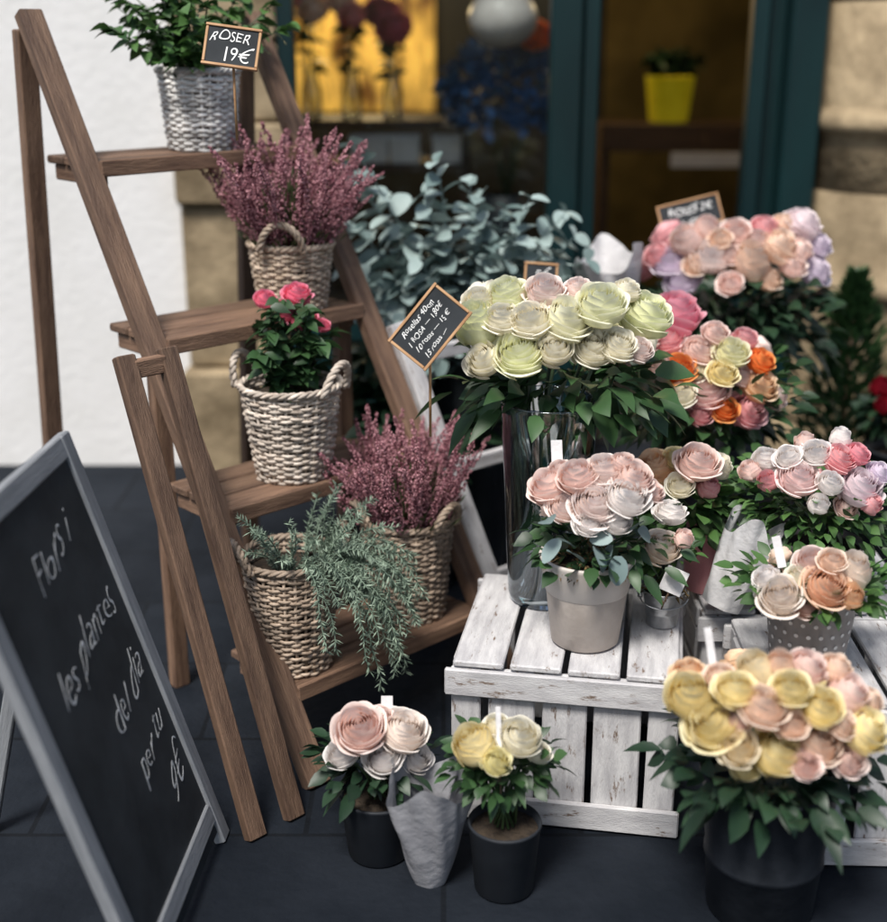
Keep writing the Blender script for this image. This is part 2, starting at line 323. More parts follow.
# ---------------------------------------------------------------- crates
def crate(label,corner,yaw,w,d,h,group='white painted wooden crates under the flowers'):
    mat=Matrix.Translation(corner)@Matrix.Rotation(yaw,4,'Z'); root=thing('wooden_crate',label,'crate',None,group,mat)
    t=.014
    def mp(name,f):
        m=MB(); f(m); return m.build(name,M['white'],root,False)
    for (x,y) in ((.022,.022),(w-.022,.022),(.022,d-.022),(w-.022,d-.022)):
        mp('corner_post',lambda m:beam(m,(x,y,0),(x,y,h-t-.001),.036,.036))
    def top(m):
        n=4; sw=w/n-.014
        for i in range(n):
            x=w*(i+.5)/n; beam(m,(x,-.012,h-t/2+random.uniform(-.002,.001)),(x+random.uniform(-.004,.004),d+.012,h-t/2),sw,t)
    mp('top_slats',top)
    def front(y0,s):
        def f(m):
            beam(m,(-.010,y0-s*.008,h-t-.034),(w+.010,y0-s*.008,h-t-.034),.013,.062)
            beam(m,(-.010,y0-s*.008,.036),(w+.010,y0-s*.008,.036),.013,.062)
            for x,ww in ((.036,.064),(w*.275,.10),(w*.505,.095),(w*.735,.10),(w-.036,.064)): beam(m,(x,y0+s*.0065,.005),(x+random.uniform(-.003,.003),y0+s*.0065,h-t-.004),.012,ww,(1,0,0))
        return f
    mp('front_panel',front(-.006,1)); mp('back_panel',front(d+.006,-1))
    def side(x0,s):
        def f(m):
            for z in (.06,.165,.27):
                if z<h-.05: beam(m,(x0,.045,z),(x0,d-.045,z),.012,.082)
            beam(m,(x0+s*.0,.045,h-t-.03),(x0,d-.045,h-t-.03),.0135,.05)
        return f
    mp('side_panel',side(.006,1)); mp('side_panel',side(w-.006,-1))
    return root
crate('white crate with worn paint carrying the glass vase and beige pot',(.015,2.484,0),R(-10),.49,.45,.385)
crate('white slatted crate at the right under the grey polka dot pot',(.64,2.31,0),R(-2),.52,.36,.385)
crate('white crate behind the others holding the pink pot',(.60,2.735,0),R(0),.52,.36,.385)
# ---------------------------------------------------------------- wooden stand
d_=V((.72,.69,0)).normalized(); n_=V((.69,-.72,0)).normalized(); z4,z3,z2,z1,zt=.197,.575,.945,1.345,1.70
A4=V((.085,3.124,0)); W_=.615
def Ap_(z): return A4-n_*(.62*(z-.197))+V((0,0,z))
def Bp_(z): return Ap_(z)-d_*W_
SB=Bp_(0); st=thing('tiered_stand','tall brown wooden tiered stand holding the wicker baskets','plant stand',SB)
def sp(name,f):
    m=MB(); f(m); return m.build(name,M['wood'],st,False)
for q,Q in ((Ap_,1),(Bp_,-1)):
    off=d_*(.024*Q)
    sp('front_rail',lambda m:beam(m,q(0)+off-SB,q(zt)+off-SB,.036,.062,d_))
    rt=q(zt)-n_*.03+off
    sp('rear_leg',lambda m:beam(m,rt-SB+V((0,0,-.04)),V((rt.x,rt.y,0))-n_*.10-SB,.034,.05,d_))
    sp('middle_leg',lambda m:beam(m,q(z2)-n_*.05-off*.6-SB+V((0,0,-.02)),V((q(z2).x,q(z2).y,0))-n_*.05-off*.6-SB,.034,.045,d_))
for z in (z4,z3,z2,z1):
    a,b=Ap_(z)-SB,Bp_(z)-SB
    def shf(m):
        for k in range(3):
            o=-n_*(.025+.088*k); beam(m,b+o-d_*.0,a+o+d_*.0,.082,.02)
        beam(m,b+n_*.028+V((0,0,-.006)),a+n_*.028+V((0,0,-.006)),.012,.04)
    sp('shelf',shf)
    for Q,p in ((1,a),(-1,b)):
        sp('shelf_bracket',lambda m:beam(m,p+d_*(-.022*Q)+V((0,0,-.031)),p+d_*(-.022*Q)-n_*.22+V((0,0,-.031)),.026,.04))
def ladder(name,label,cat,f0,f1,top,mat,nr,rs=(.03,.05),rungs=None):
    f0=V(f0); root=thing(name,label,cat,f0); f1=V(f1); lean=V(top)-f0; dd=(f1-f0).normalized()
    for p in (f0,f1):
        m=MB(); beam(m,p-f0,p-f0+lean,rs[0],rs[1],dd); m.build('rail',mat,root,False)
    for s in (rungs or [(k+.7)/nr for k in range(nr)]):
        m=MB(); beam(m,lean*s+dd*rs[0]*.5,f1-f0+lean*s-dd*rs[0]*.5,.022,.04); m.build('rung',mat,root,False)
    return root
f0=at_z(256,838,0)
ladder('folded_trestle','pair of parallel brown wooden trestle legs left of the tiered stand','trestle',f0,f0+V((.075,.075,0)),f0-n_*.40+V((0,0,1.0)),M['wood'],2,(.028,.045),[.97])
lf=V((.21,3.26,0))
ladder('white_ladder','white painted wooden ladder rail between the stand and the glass vase','ladder',lf,lf+V((.30,.26,0)),V((-.13,3.45,.90)),M['white'],3,(.03,.055))
# ---------------------------------------------------------------- baskets
def basket(label,base,rb,rt,h,mat,hand,ns=28,hs=.05):
    root=thing('wicker_basket',label,'basket',base,'wicker baskets on the tiered stand'); m=MB(); rows=int(h/.0086); sg=ns*4; cs=5
    sp_=random.uniform(0,6)
    for r in range(rows):
        zz=(r+.5)/rows*h; rad=rb+(rt-rb)*(zz/h)**.9; vs=[]; tt=random.random(); ph=PI if r%2 else 0; j=random.uniform(0,6)
        for k in range(sg):
            a=2*PI*k/sg; rr=rad*(1+.018*math.sin(2*a+sp_))+.0036*math.cos(ns/2*a+ph)+.0016*math.sin(3*a+j); z=zz+.0022*math.sin(2*a+j)+.0011*math.sin(7*a+j)
            for c in range(cs):
                th=2*PI*c/cs; q=rr+.0034*math.cos(th); vs.append((q*math.cos(a),q*math.sin(a),z+.0047*math.sin(th)))
        fs=[]
        for k in range(sg):
            k2=(k+1)%sg
            for c in range(cs):
                c2=(c+1)%cs; fs.append((k*cs+c,k2*cs+c,k2*cs+c2,k*cs+c2))
        m.add(vs,fs,tt)
    for k in range(ns):
        a=2*PI*k/ns; ca,sa=math.cos(a),math.sin(a); w=1+.018*math.sin(2*a+sp_); tube(m,[(rb*w*ca,rb*w*sa,0),(rt*w*ca,rt*w*sa,h)],.0038,5,random.random())
    m.build('body',mat,root)
    m=MB()
    for s in (0,1,2):
        pts=[]
        for k in range(91):
            a=2*PI*k/90; w=12*a+s*2.094; q=rt*(1+.018*math.sin(2*a+sp_))+.002+.005*math.cos(w); pts.append((q*math.cos(a),q*math.sin(a),h+.004+.005*math.sin(w)))
        tube(m,pts,.005,5,random.random())
    m.build('rim',mat,root)
    m=MB(); lathe(m,[(0.001,.012),(rb-.010,.012),(rt-.016,h*.9)],28); disk(m,rt-.015,h*.88,28,bump=.01); m.build('soil',M['soil'],root)
    for az in hand:
        m=MB(); ca,sa=math.cos(R(az)),math.sin(R(az))
        for s in (0,1,2):
            pts=[]
            for k in range(33):
                b=PI*k/32; w=8*b+s*2.094; x=hs*math.cos(b); z=h+hs*1.35*math.sin(b)-.006
                o=.0055*math.cos(w); oz=.0055*math.sin(w)
                rr=rt+.004+o+.022*math.sin(b); pts.append((rr*ca-(x+oz*math.cos(b))*sa,rr*sa+(x+oz*math.cos(b))*ca,z+oz*math.sin(b)))
            tube(m,pts,.0055,6,random.random())
        m.build('handle',mat,root)
    return root
def bpos(px,z,back):
    best=None
    for k in range(400):
        s=-.1+k*.8/400; p=Bp_(z)+d_*s-n_*back; q=p-CAM; u=CX+F*q.dot(RT)/q.dot(FW)
        if best is None or abs(u-px)<best[0]: best=(abs(u-px),p)
    p=best[1]; return V((p.x,p.y,z+.0105))
b1=bpos(203,z1,.10); b2=bpos(293,z2,.085); b3=bpos(294,z3,.075); b4=bpos(293,z4,.085); b5=bpos(408,z4,.10)
basket('white woven basket on the top shelf of the wooden stand',b1,.085,.105,.20,M['wickwhite'],[])
basket('light wicker basket with a loop handle facing front under the pink heather',b2,.085,.106,.165,M['wick'],[-95,85],hs=.056)
basket('whitewashed wicker basket under the small pink rose bush',b3,.088,.122,.235,M['wickpale'],[-25,155],hs=.055)
basket('brown wicker basket on the lowest shelf at its left, spilling rosemary',b4,.092,.112,.275,M['wickbrown'],[-150,20])
basket('brown wicker basket on the lowest shelf at its right, under dark heather',b5,.090,.115,.265,M['wickbrown'],[-155,-35])
# heather
def spike_mesh(seed):
    rn=random.Random(seed); m=MB(); bend=rn.uniform(-.18,.18); b2_=rn.uniform(-.10,.10)
    f=lambda s:V((bend*s*s,b2_*math.sin(s*3),s))
    tube(m,[f(s/5) for s in range(6)],[.010,.009,.008,.007,.005,.003],4,.0)
    for k in range(170):
        s=rn.uniform(.18,1.0); a=rn.uniform(0,6.28); w=.060*(1.04-s)**.6*rn.uniform(.7,1.2); c=f(s)+V((math.cos(a)*w,math.sin(a)*w,-.01)); e=.0165*rn.uniform(.6,1.3)*(1.15-.45*s)
        vs=[c+V((e*.7,0,0)),c+V((0,e*.7,0)),c-V((e*.7,0,0)),c-V((0,e*.7,0)),c+V((0,0,e)),c-V((0,0,e))]
        m.add(vs,[(0,1,4),(1,2,4),(2,3,4),(3,0,4),(1,0,5),(2,1,5),(3,2,5),(0,3,5)],rn.random()*(.65+.4*s))
    return m.mesh('flower_spike',M['heath'])
SP=[spike_mesh(s) for s in range(8)]
def heather(label,base,n,rad,hmin,hmax,spread,peak=(0,0)):
    root=thing('heather_plant',label,'plant',base,'heather plants in baskets')
    for k in range(n):
        a=random.uniform(0,6.28); q=math.sqrt(random.random()); o=link('flower_spike',random.choice(SP),root)
        d=V((math.cos(a)*q*spread+peak[0],math.sin(a)*q*spread+peak[1],1)); o.location=(math.cos(a)*q*rad,math.sin(a)*q*rad,0)
        o.rotation_euler=(d.to_track_quat('Z','Y').to_matrix()@Matrix.Rotation(random.uniform(0,6),3,'Z')).to_euler(); s=random.uniform(hmin,hmax)*(1-.20*q); o.scale=(s*1.1,s*1.1,s)
    m=MB()
    for k in range(1000):
        d=rdir(.1,1); p=V((d.x*rad*1.7,d.y*rad*1.7,d.z*hmax*.5))*random.uniform(.3,1); leaf(m,p,d+V((0,0,.9)),.034,.003,0,ns=2)
    m.build('foliage',M['heathg'],root); return root
heather('bushy pink heather in the light wicker basket on the second shelf',b2+V((0,0,.15)),100,.08,.23,.39,.78,(.04,.10))
heather('dark pink heather in the basket on the lowest shelf',b5+V((0,0,.24)),100,.085,.21,.35,.66,(-.14,.05))
# leafy plants in baskets
def bush(name,label,base,n,rx,h,lmat,ls,group=None,stemn=14):
    root=thing(name,label,'plant',base,group); m=MB(); ms=MB()
    for k in range(stemn):
        a=random.uniform(0,6.28); q=random.uniform(.2,1); e=V((math.cos(a)*rx*q,math.sin(a)*rx*q,h*(1-.45*q*q)*random.uniform(.75,1.05)))
        pts=[V((e.x*.2,e.y*.2,0)),V((e.x*.5,e.y*.5,e.z*.55)),e]; tube(ms,pts,[.003,.0025,.0015],5,random.random())
        for i in range(n//stemn):
            s=random.uniform(.25,1.02); p=pts[0]*(1-s)**2+pts[1]*2*s*(1-s)+e*s*s; d=rdir(-.3,.6)+V((e.x,e.y,0))*2
            leaf(m,p,d,ls*random.uniform(.6,1.2),ls*.30,.35)
    m.build('foliage',lmat,root); ms.build('stems',M['stem'],root); return root
bush('leafy_plant','leafy green plant in the white basket on the top shelf',b1+V((0,0,.17)),660,.26,.28,M['bright'],.05,stemn=28)
rb=bush('rose_bush','small green rose bush with hot pink blooms in the whitewashed basket',b3+V((0,0,.19)),420,.13,.27,M['green'],.05)
dd3=(b3-CAM).dot(FW)-.09
for (px,py,rp) in ((297,296,15),(303,320,16),(285,312,14),(265,300,12),(322,326,9)): put_rose(rb,P(px,py,dd3),V((.1,-.3,.9)),rp/F*dd3,(.95,.38,.50))
# rosemary
rm=thing('rosemary_plant','grey green rosemary trailing over the left brown basket','plant',b4+V((0,0,.245)))
for k in range(80):
    m=MB(); a=random.uniform(-3.0,1.6); sprd=random.uniform(.04,.12); L=random.uniform(.08,.20); bx=.06; up=random.uniform(.6,1.3); gr=-.07
    if k%2==0: a=random.uniform(-1.6,.2); L=random.uniform(.18,.36); sprd=random.uniform(.05,.12); bx=.15; up=random.uniform(.15,.9); gr=-.10
    p=V((math.cos(a)*.06+.03,math.sin(a)*.06,0)); v=V((math.cos(a)*sprd*5+bx,math.sin(a)*sprd*4-.05,up)).normalized(); pts=[p.copy()]; N=int(L/.011); wq=random.uniform(.04,.09)
    for i in range(N):
        p=p+v*.011; v=(v+V((math.sin(i*.5+k)*wq,math.cos(i*.4+k)*wq,gr))).normalized(); pts.append(p.copy())
    tube(m,pts,.0016,4,.3)
    for i in range(1,len(pts)):
        tg=(pts[i]-pts[i-1]).normalized()
        for q in range(6):
            dr=rdir(); dr=(dr-tg*dr.dot(tg)).normalized()*1.0+tg*.6; leaf(m,pts[i]+tg*random.uniform(-.006,.006),dr,random.uniform(.013,.023),.0019,.05,ns=2)
    m.build('sprig',M['rosem'],rm)
# ---------------------------------------------------------------- pots and vases
def pot(name,label,base,prof,mat,soilr,soilz,extra=None,cat='pot',group=None):
    root=thing(name,label,cat,base,group); m=MB(); lathe(m,prof,48); m.build('body',mat,root)
    if soilr: m=MB(); disk(m,soilr,soilz,32,bump=.006); m.build('soil',M['soil'],root)
    if extra: extra(root)
    return root
H=.386
pa=at_z(588,654,H)+V((0,.07,0)); pa.z=H
def band(root):
    m=MB(); lathe(m,[(.0865,.122),(.0905,.126),(.1035,.196),(.106,.203),(.103,.207),(.097,.205)],48); m.build('glazed_band',M['potband'],root)
pot('ceramic_pot','beige ceramic pot with a paler top band on the front crate',pa,[(.001,.001),(.068,.001),(.074,.006),(.0885,.124),(.101,.195),(.097,.203),(.09,.17)],M['potbeige'],.094,.18,band)
bw_=(.96,.87,.83)
rt_,_,_=bouquet('potted_bouquet','round bunch of blush roses with eucalyptus in the beige pot',pa+V((0,0,.17)),(600,510,2.80),80,
 [(549,488,22,Bl),(577,478,21,Bl),(604,472,21,bw_),(632,480,22,Bl),(595,504,26,(.96,.89,.86)),(626,498,24,Wh),(564,508,18,bw_),(650,492,15,Bl),(615,520,18,Wh),(588,524,15,Wh),(560,472,14,Bl),(622,464,14,Bl)],M['green'],150,.052,3,fz=-.35,fr=(1.1,1,.5))
m=MB()
for (px,py) in ((575,548),(606,536),(598,560),(628,535),(560,540),(618,556),(590,538),(638,520),(582,562),(604,525),(545,520),(650,540),(596,548),(612,545)):
    p=P(px,py,2.68+random.uniform(-.02,.03))-rt_.location; leaf(m,p,V((random.uniform(-1,1),random.uniform(-.6,0),random.uniform(-.9,.7))),.052,.021,.2,rnd=True,ns=6)
m.build('eucalyptus_leaves',M['silver'],rt_)
m=MB()
for k in range(420):
    d=rdir(0,1); p=pa+V((0,0,.185))-rt_.location+V((d.x*.088,d.y*.088,d.z*.03)); leaf(m,p,d+rdir()*.6,.022,.003,.4,ns=2)
m.build('moss',M['moss'],rt_)
# glass vase
va=at_z(546,606,H)+V((0,.05,0)); va.z=H+.001
vs_=thing('glass_vase','tall clear glass vase of cream roses on the front crate','vase',va)
m=MB(); lathe(m,[(.001,.0),(.076,.0),(.082,.004),(.086,.02),(.110,.475),(.1125,.48),(.1135,.484),(.111,.488),(.108,.484),(.1065,.47),(.083,.026),(.001,.022)],56); m.build('body',M['glass'],vs_)
m=MB(); lathe(m,[(.001,.024),(.0815,.027),(.095,.27),(.001,.27)],40); m.build('water',M['water'],vs_)
mb,Cc,Rw=bouquet('rose_bouquet','large bouquet of cream and lime roses in the tall glass vase',va+V((0,0,.03)),(562,342,2.95),122,
 [(508,297,23,Lm),(545,294,22,bw_),(480,304,19,Cr),(477,327,26,(.95,.955,.75)),(502,320,20,Cr),(530,322,23,Cr),(520,354,29,Lm),(484,361,20,Cr),(564,321,29,(.97,.955,.82)),(600,307,28,(.96,.955,.80)),(644,317,29,(.95,.955,.76)),(592,349,23,Cr),(617,346,21,Cr),(578,290,15,bw_),(554,350,20,Cr),(638,351,16,bw_),(626,292,15,Cr),(459,317,14,Cr)],
 M['green'],190,.085,6,fz=-.30,fr=(.98,.9,.36),droop=.45,low=-.7,rs=1.0)
m=MB()
for k in range(16):
    a=k*.9; tube(m,[V((.05*math.cos(a),.05*math.sin(a),.0)),V((.055*math.cos(a+2.5),.055*math.sin(a+2.5),.42)),Cc+V((.08*math.cos(a+2.5),.08*math.sin(a+2.5),-.03))],.0045,6,random.random())
m.build('long_stems',M['stem'],mb)
# tin bucket
tb=at_z(664,630,H)+V((0,.035,0)); tb.z=H
def tinx(root):
    for a in (0,180):
        m=MB(); lathe(m,[(.001,-.008),(.006,-.006),(.006,.006),(.001,.008)],10,(.052*math.cos(R(a)),0,.072)); m.build('handle_lug',M['tin'],root)
    m=MB(); tube(m,[(.054*math.cos(PI*k/16),-.012-.03*math.sin(PI*k/16),.072-.02*math.sin(PI*k/16)) for k in range(17)],.0016,6); m.build('handle',M['tin'],root)
pot('tin_bucket','small galvanised tin bucket with a white tag on the front crate',tb,[(.001,.001),(.034,.001),(.035,.004),(.037,.03),(.0385,.032),(.0385,.036),(.038,.038),(.047,.082),(.050,.084),(.050,.088),(.047,.088),(.043,.07)],M['tin'],.045,.076,tinx,'bucket')
ro,_,_=bouquet('small_posy','small posy with one cream rose in the tin bucket',tb+V((0,0,.07)),(665,552,2.86),32,[(660,548,21,(.95,.88,.80)),(670,514,17,Wh),(683,540,11,Bl)],M['bright'],80,.033,1,fz=.0,fr=(1,1,.7),low=-.5)
m=MB()
for k in range(150):
    d=rdir(0,1); leaf(m,V((d.x*.045,d.y*.045,d.z*.03+.01)),d+rdir()*.6,.018,.0025,.4,ns=2)
m.build('moss',M['moss'],ro)
# pink pot
pp=at_z(697,598,H)+V((.03,.06,0)); pp.z=H
pot('pink_pot','pink glazed pot on the rear crate behind the tin bucket',pp,[(.001,.001),(.046,.001),(.05,.005),(.060,.15),(.063,.155),(.059,.158),(.054,.13)],M['pinkpot'],.056,.14)
bouquet('mixed_posy','yellow and pink rose posy in the pink pot',pp+V((0,0,.12)),(690,485,3.05),62,[(656,469,22,Ap),(697,464,23,Bl),(676,460,15,Ye),(717,468,15,Cr),(680,486,15,Cr),(708,488,13,Pk)],M['bright'],260,.055,2,fz=-.25,fr=(1.1,1,.85))
# pink-white
pw=P(822,545,2.98); pw=V((pw.x,pw.y,H))
pot('grey_pot','grey pot on the rear crate behind the polka dot pot',pw,[(.001,.001),(.07,.001),(.074,.006),(.092,.15),(.094,.156),(.09,.158),(.084,.13)],M['potgrey'],.086,.14)
bouquet('wild_bouquet','loose pink and white flowers with ferny greens at the right',pw+V((0,0,.12)),(818,497,2.98),84,
 [(798,480,21,(.96,.84,.82)),(858,488,24,(.94,.86,.88)),(838,460,18,Pk),(816,454,16,Wh),(766,460,15,Wh),(856,455,14,(.92,.52,.57)),(788,458,14,Wh),(878,474,14,Li),(830,484,14,Wh),(768,482,12,Pk),(845,508,13,Bl),(750,472,12,Bl),(818,505,12,Wh),(805,444,12,Bl),(870,505,12,Pk),(840,440,12,Wh)],M['bright'],680,.038,4,fz=-.05,fr=(1.12,1,.78))
# polka pot
po=at_z(815,678,H)+V((0,.075,0)); po.z=H
def dots(root):
    m=MB()
    for j in range(6):
        for k in range(22):
            a=2*PI*(k+.5*(j%2))/22; z=.018+j*.026; r=.076+.019*(z/.17)+.0012; cdir=V((math.cos(a),math.sin(a),0)); tg=V((-math.sin(a),math.cos(a),0)); c=cdir*r+V((0,0,z))
            m.add([c]+[c+tg*(.0046*math.cos(q*PI/5))+V((0,0,.0046*math.sin(q*PI/5)))+cdir*(.0006*math.sin(q*PI/5)) for q in range(10)],[(0,1+q,1+(q+1)%10) for q in range(10)])
    m.build('polka_dots',M['dots'],root)
pot('polka_dot_pot','grey pot with white polka dots on the right crate',po,[(.001,.001),(.072,.001),(.076,.005),(.095,.165),(.099,.167),(.099,.176),(.092,.176),(.086,.15)],M['potgrey'],.09,.16,dots)
bouquet('peach_posy','cream and peach rose posy in the polka dot pot',po+V((0,0,.15)),(822,584,2.68),66,[(780,597,23,(.96,.90,.84)),(826,588,24,(.94,.72,.56)),(812,564,19,Bl),(852,573,21,(.96,.88,.80)),(800,578,16,Cr),(850,596,15,Ap),(766,578,14,Wh),(832,562,15,Pe),(806,606,14,Bl)],M['bright'],260,.042,3,fz=.05,fr=(1.4,1,.38),low=-.5,droop=.15)
# front right bouquet
fb=P(775,725,2.45); fb=V((fb.x,fb.y,0))
pot('zinc_bucket','dark zinc bucket on the pavement at the front right',fb,[(.001,.001),(.10,.001),(.104,.006),(.112,.12),(.116,.124),(.116,.132),(.113,.136),(.13,.30),(.135,.304),(.135,.312),(.13,.312),(.12,.26),(.001,.26)],M['zinc'],0,0,None,'bucket')
bouquet('yellow_bouquet','big bunch of yellow and peach roses at the front right',fb+V((0,0,.27)),(772,726,2.45),114,
 [(690,696,27,Ye),(713,726,29,Ye),(735,691,22,Ye),(757,672,21,(.97,.89,.70)),(762,708,26,Pe),(790,690,22,Ye),(776,752,29,Ye),(815,744,28,Pe),(820,708,24,Ye),(847,694,23,Bl),(862,730,26,Ye),(806,668,21,Bl),(738,748,21,(.97,.89,.72)),(688,674,18,Ap),(835,670,18,Pe),(790,724,19,Pe),(848,760,19,Bl),(720,677,16,Pe),(840,724,17,Pe),(737,718,17,Bl),(745,768,15,Ye),(780,664,15,Pe),(806,766,16,Bl),(868,700,15,Pe)],M['dkgreen'],190,.065,6,fz=-.34,fr=(1.0,1,.36),droop=.45,low=-.6)
# small front posies
q1=P(378,790,2.70); q1=V((q1.x,q1.y,0))
pot('slate_pot','dark slate pot on the pavement below the stand, left of the front crate',q1,[(.001,.001),(.06,.001),(.065,.006),(.08,.14),(.083,.145),(.08,.15),(.073,.12)],M['slate'],.074,.13)
bouquet('blush_posy','blush and white roses standing low beside the wooden stand',q1+V((0,0,.12)),(375,748,2.70),58,[(360,730,27,Bl),(402,732,26,(.96,.90,.85)),(383,758,21,Wh),(342,754,18,Wh),(416,758,17,Wh),(380,718,14,Bl)],M['dkgreen'],150,.05,2,fz=-.2,fr=(1.05,1,.5))
q2=P(505,800,2.58); q2=V((q2.x,q2.y-.01,0))
pot('small_pot','small dark slate pot on the pavement in front of the front crate',q2,[(.001,.001),(.055,.001),(.06,.006),(.072,.15),(.075,.155),(.072,.16),(.066,.13)],M['slate'],.067,.14)
bouquet('yellow_posy','small yellow and cream posy in front of the slatted crate',q2+V((0,0,.13)),(503,752,2.58),52,[(475,747,24,Ye),(519,738,23,Cr),(496,762,16,(.95,.91,.66)),(538,753,14,Cr),(497,726,14,Cr)],M['green'],190,.042,2,fz=-.15,fr=(1.1,1,.75))
# paper wraps
def wrap(label,base,axis,L,r0,r1,name='paper_wrap',mat_=None):
    base=V(base); mat=Matrix.Translation(base)@V(axis).to_track_quat('Z','Y').to_matrix().to_4x4(); root=thing(name,label,'paper wrap',None,None,mat)
    m=MB(); n=66; vs=[]; J=12
    for j in range(J):
        s=j/(J-1)
        for k in range(n):
            a=2*PI*k/n; r=r0+(r1-r0)*s**.8; r*=1+.10*s*math.sin(5*a+2*s)+.05*s*math.sin(11*a+5*s)+.03*math.sin(7*a+9*s); vs.append((r*math.cos(a),r*math.sin(a),L*s+.03*s*math.sin(3*a)))
    m.add(vs,[(j*n+k,j*n+(k+1)%n,j*n+n+(k+1)%n,j*n+n+k) for j in range(J-1) for k in range(n)]); m.build('sheet',mat_ or M['paper'],root); return root
w1=P(430,822,2.62); wrap('crumpled grey paper cone between the two low posies',(w1.x,w1.y,.0),(0.0,-.06,1),.245,.035,.085,mat_=M['greypaper'])
w2=P(622,330,3.85); wrap('white paper sleeve beside the pink and lilac bouquet',w2,(-.25,-.15,1),.24,.03,.10,'paper_sleeve')
w3=P(722,590,2.95); wrap('white paper roll leaning between the pink pot and the polka dot pot',V((w3.x,w3.y,H+.022)),(.34,.06,.9),.20,.045,.062,'paper_roll',M['softpaper'])
# mid back buckets
def bucket(label,p,r,h,mat=None):
    return pot('flower_bucket',label,p,[(.001,.001),(r*.8,.001),(r*.82,.006),(r*.92,h*.5),(r*.95,h*.505),(r*.95,h*.52),(r*.93,h*.53),(r,h-.01),(r*1.04,h-.006),(r*1.04,h),(r,h),(r*.9,h*.85),(.001,h*.85)],mat or M['blackb'],0,0,None,'bucket','tall dark flower buckets')
C=P(703,380,3.4); ob=V((C.x,C.y,0)); bucket('tall dark bucket of orange and pink roses behind the pink pot',ob,.12,.62)
bouquet('orange_bouquet','mixed orange, pink and cream roses behind the cream bouquet',ob+V((0,0,.54)),(703,376,3.4),98,
 [(705,392,25,(.96,.80,.77)),(680,370,18,Or),(699,352,18,Bl),(731,354,19,(.95,.93,.74)),(758,386,20,Ap),(746,412,20,Pk),(666,342,18,Pk),(675,316,27,(.93,.54,.62)),(643,335,20,Bl),(774,398,14,Bl),(722,374,16,Ye),(760,362,15,Or),(654,310,16,Pk),(724,410,15,Or),(682,396,15,Cr),(715,334,14,Bl),(658,366,15,Bl),(744,340,14,Pk),(740,376,14,Bl),(694,372,13,Cr),(700,415,13,Pk)],M['green'],520,.06,4,fz=-.20,fr=(1.15,1,.9))
C=P(740,255,3.9); lb=V((C.x,C.y,0)); bucket('tall dark bucket of pink and lilac roses near the door',lb,.13,.80)
bouquet('lilac_bouquet','pink and lilac roses in the tall bucket before the shop door',lb+V((0,0,.70)),(740,268,3.9),102,
 [(750,264,22,Pe),(778,248,21,Pe),(710,258,21,(.96,.89,.86)),(686,242,17,Bl),(670,264,18,Li),(801,226,20,(.94,.86,.87)),(813,271,19,Li),(735,234,17,Bl),(818,246,14,Li),(765,229,15,Pk),(682,282,19,Li),(657,256,14,Pk),(706,230,14,Bl),(730,284,14,Bl),(792,266,15,Bl),(645,270,13,Pk),(784,226,14,Pe),(768,280,14,Pe),(728,256,14,Bl),(695,266,13,Pe),(757,242,14,Bl),(720,240,13,Pe),(800,250,13,Bl)],M['dkgreen'],520,.075,7,fz=-.34,fr=(1.05,1,.75))
# eucalyptus
C=P(470,330,3.95); eb=V((C.x,C.y,0)); bucket('tall dark bucket of eucalyptus against the shop window',eb,.14,.75)
er=thing('eucalyptus_bunch','wide bunch of grey green eucalyptus branches by the shop window','foliage',eb+V((0,0,.65)))
tips=[(372,200),(360,232),(385,252),(405,236),(436,162),(440,208),(470,182),(482,222),(505,208),(530,198),(550,226),(575,236),(588,260),(565,212),(515,240),(450,245),(420,260),(352,262),(540,260),(490,258),(395,280),(345,165),(352,145),(365,275),(520,275),(560,275),(430,285),(345,220),(480,198),(424,194),(385,320),(368,305),(400,345)]
for (px,py) in tips:
    e=P(px,py,random.uniform(3.58,3.9))-er.location; m=MB(); s0=V((random.uniform(-.05,.05),random.uniform(-.05,.05),0)); mid=V((e.x*.5,e.y*.4,max(.12,e.z*.6))); pts=[]
    for i in range(13):
        s=i/12; pts.append(s0*(1-s)**2+mid*2*s*(1-s)+e*s*s)
    tube(m,pts,[.005*(1-.7*i/12) for i in range(13)],5,.5)
    for i in range(3,13):
        tg=(pts[i]-pts[i-1]).normalized(); dr=rdir(); dr=(dr-tg*dr.dot(tg)).normalized(); sz=.104*(1-.50*max(0,i-7)/6)
        for sgn in (1,-1): leaf(m,pts[i],dr*sgn+tg*.5+V((0,-.15,0)),sz*random.uniform(.65,1.2),sz*.33,.3,rnd=True,ns=6)
    m.build('branch',M['euca'],er)
bush('dark_shrub','dark leafy shrub filling the gap behind the white ladder',V((-.12,3.75,.25)),760,.36,.60,M['dkgreen'],.09,stemn=30)
pot('shrub_tub','dark tub holding the shrub behind the white ladder',V((-.12,3.75,0)),[(.001,.001),(.14,.001),(.145,.006),(.17,.27),(.175,.275),(.17,.28),(.15,.22)],M['blackb'],.155,.25,None,'tub')
# conifer by the column
th=P(842,430,4.35); tz=V((th.x,th.y,.26))
pot('shrub_pot','dark pot of the conifer against the stone column',V((tz.x,tz.y,0)),[(.001,.001),(.12,.001),(.125,.006),(.15,.27),(.155,.275),(.15,.28),(.13,.22)],M['blackb'],.135,.25)
tr=thing('conifer_shrub','slim dark conifer standing against the stone column','shrub',tz); m=MB(); ms=MB(); tube(ms,[(0,0,-.01),(0,0,.35),(0,0,.6)],[.012,.009,.003],6,.2); ms.build('trunk',M['twig'],tr)
for k in range(1700):
    z=random.random()**.9; r=.13*math.sin(PI*min(1,(.1+.9*z)**.7))+.01; a=random.uniform(0,6.28); q=r*math.sqrt(random.random())
    leaf(m,(q*math.cos(a),q*math.sin(a),z*.64),V((math.cos(a)*.7,math.sin(a)*.7,1)),.055,.009,.1,ns=2)
m.build('foliage',M['green'],tr)
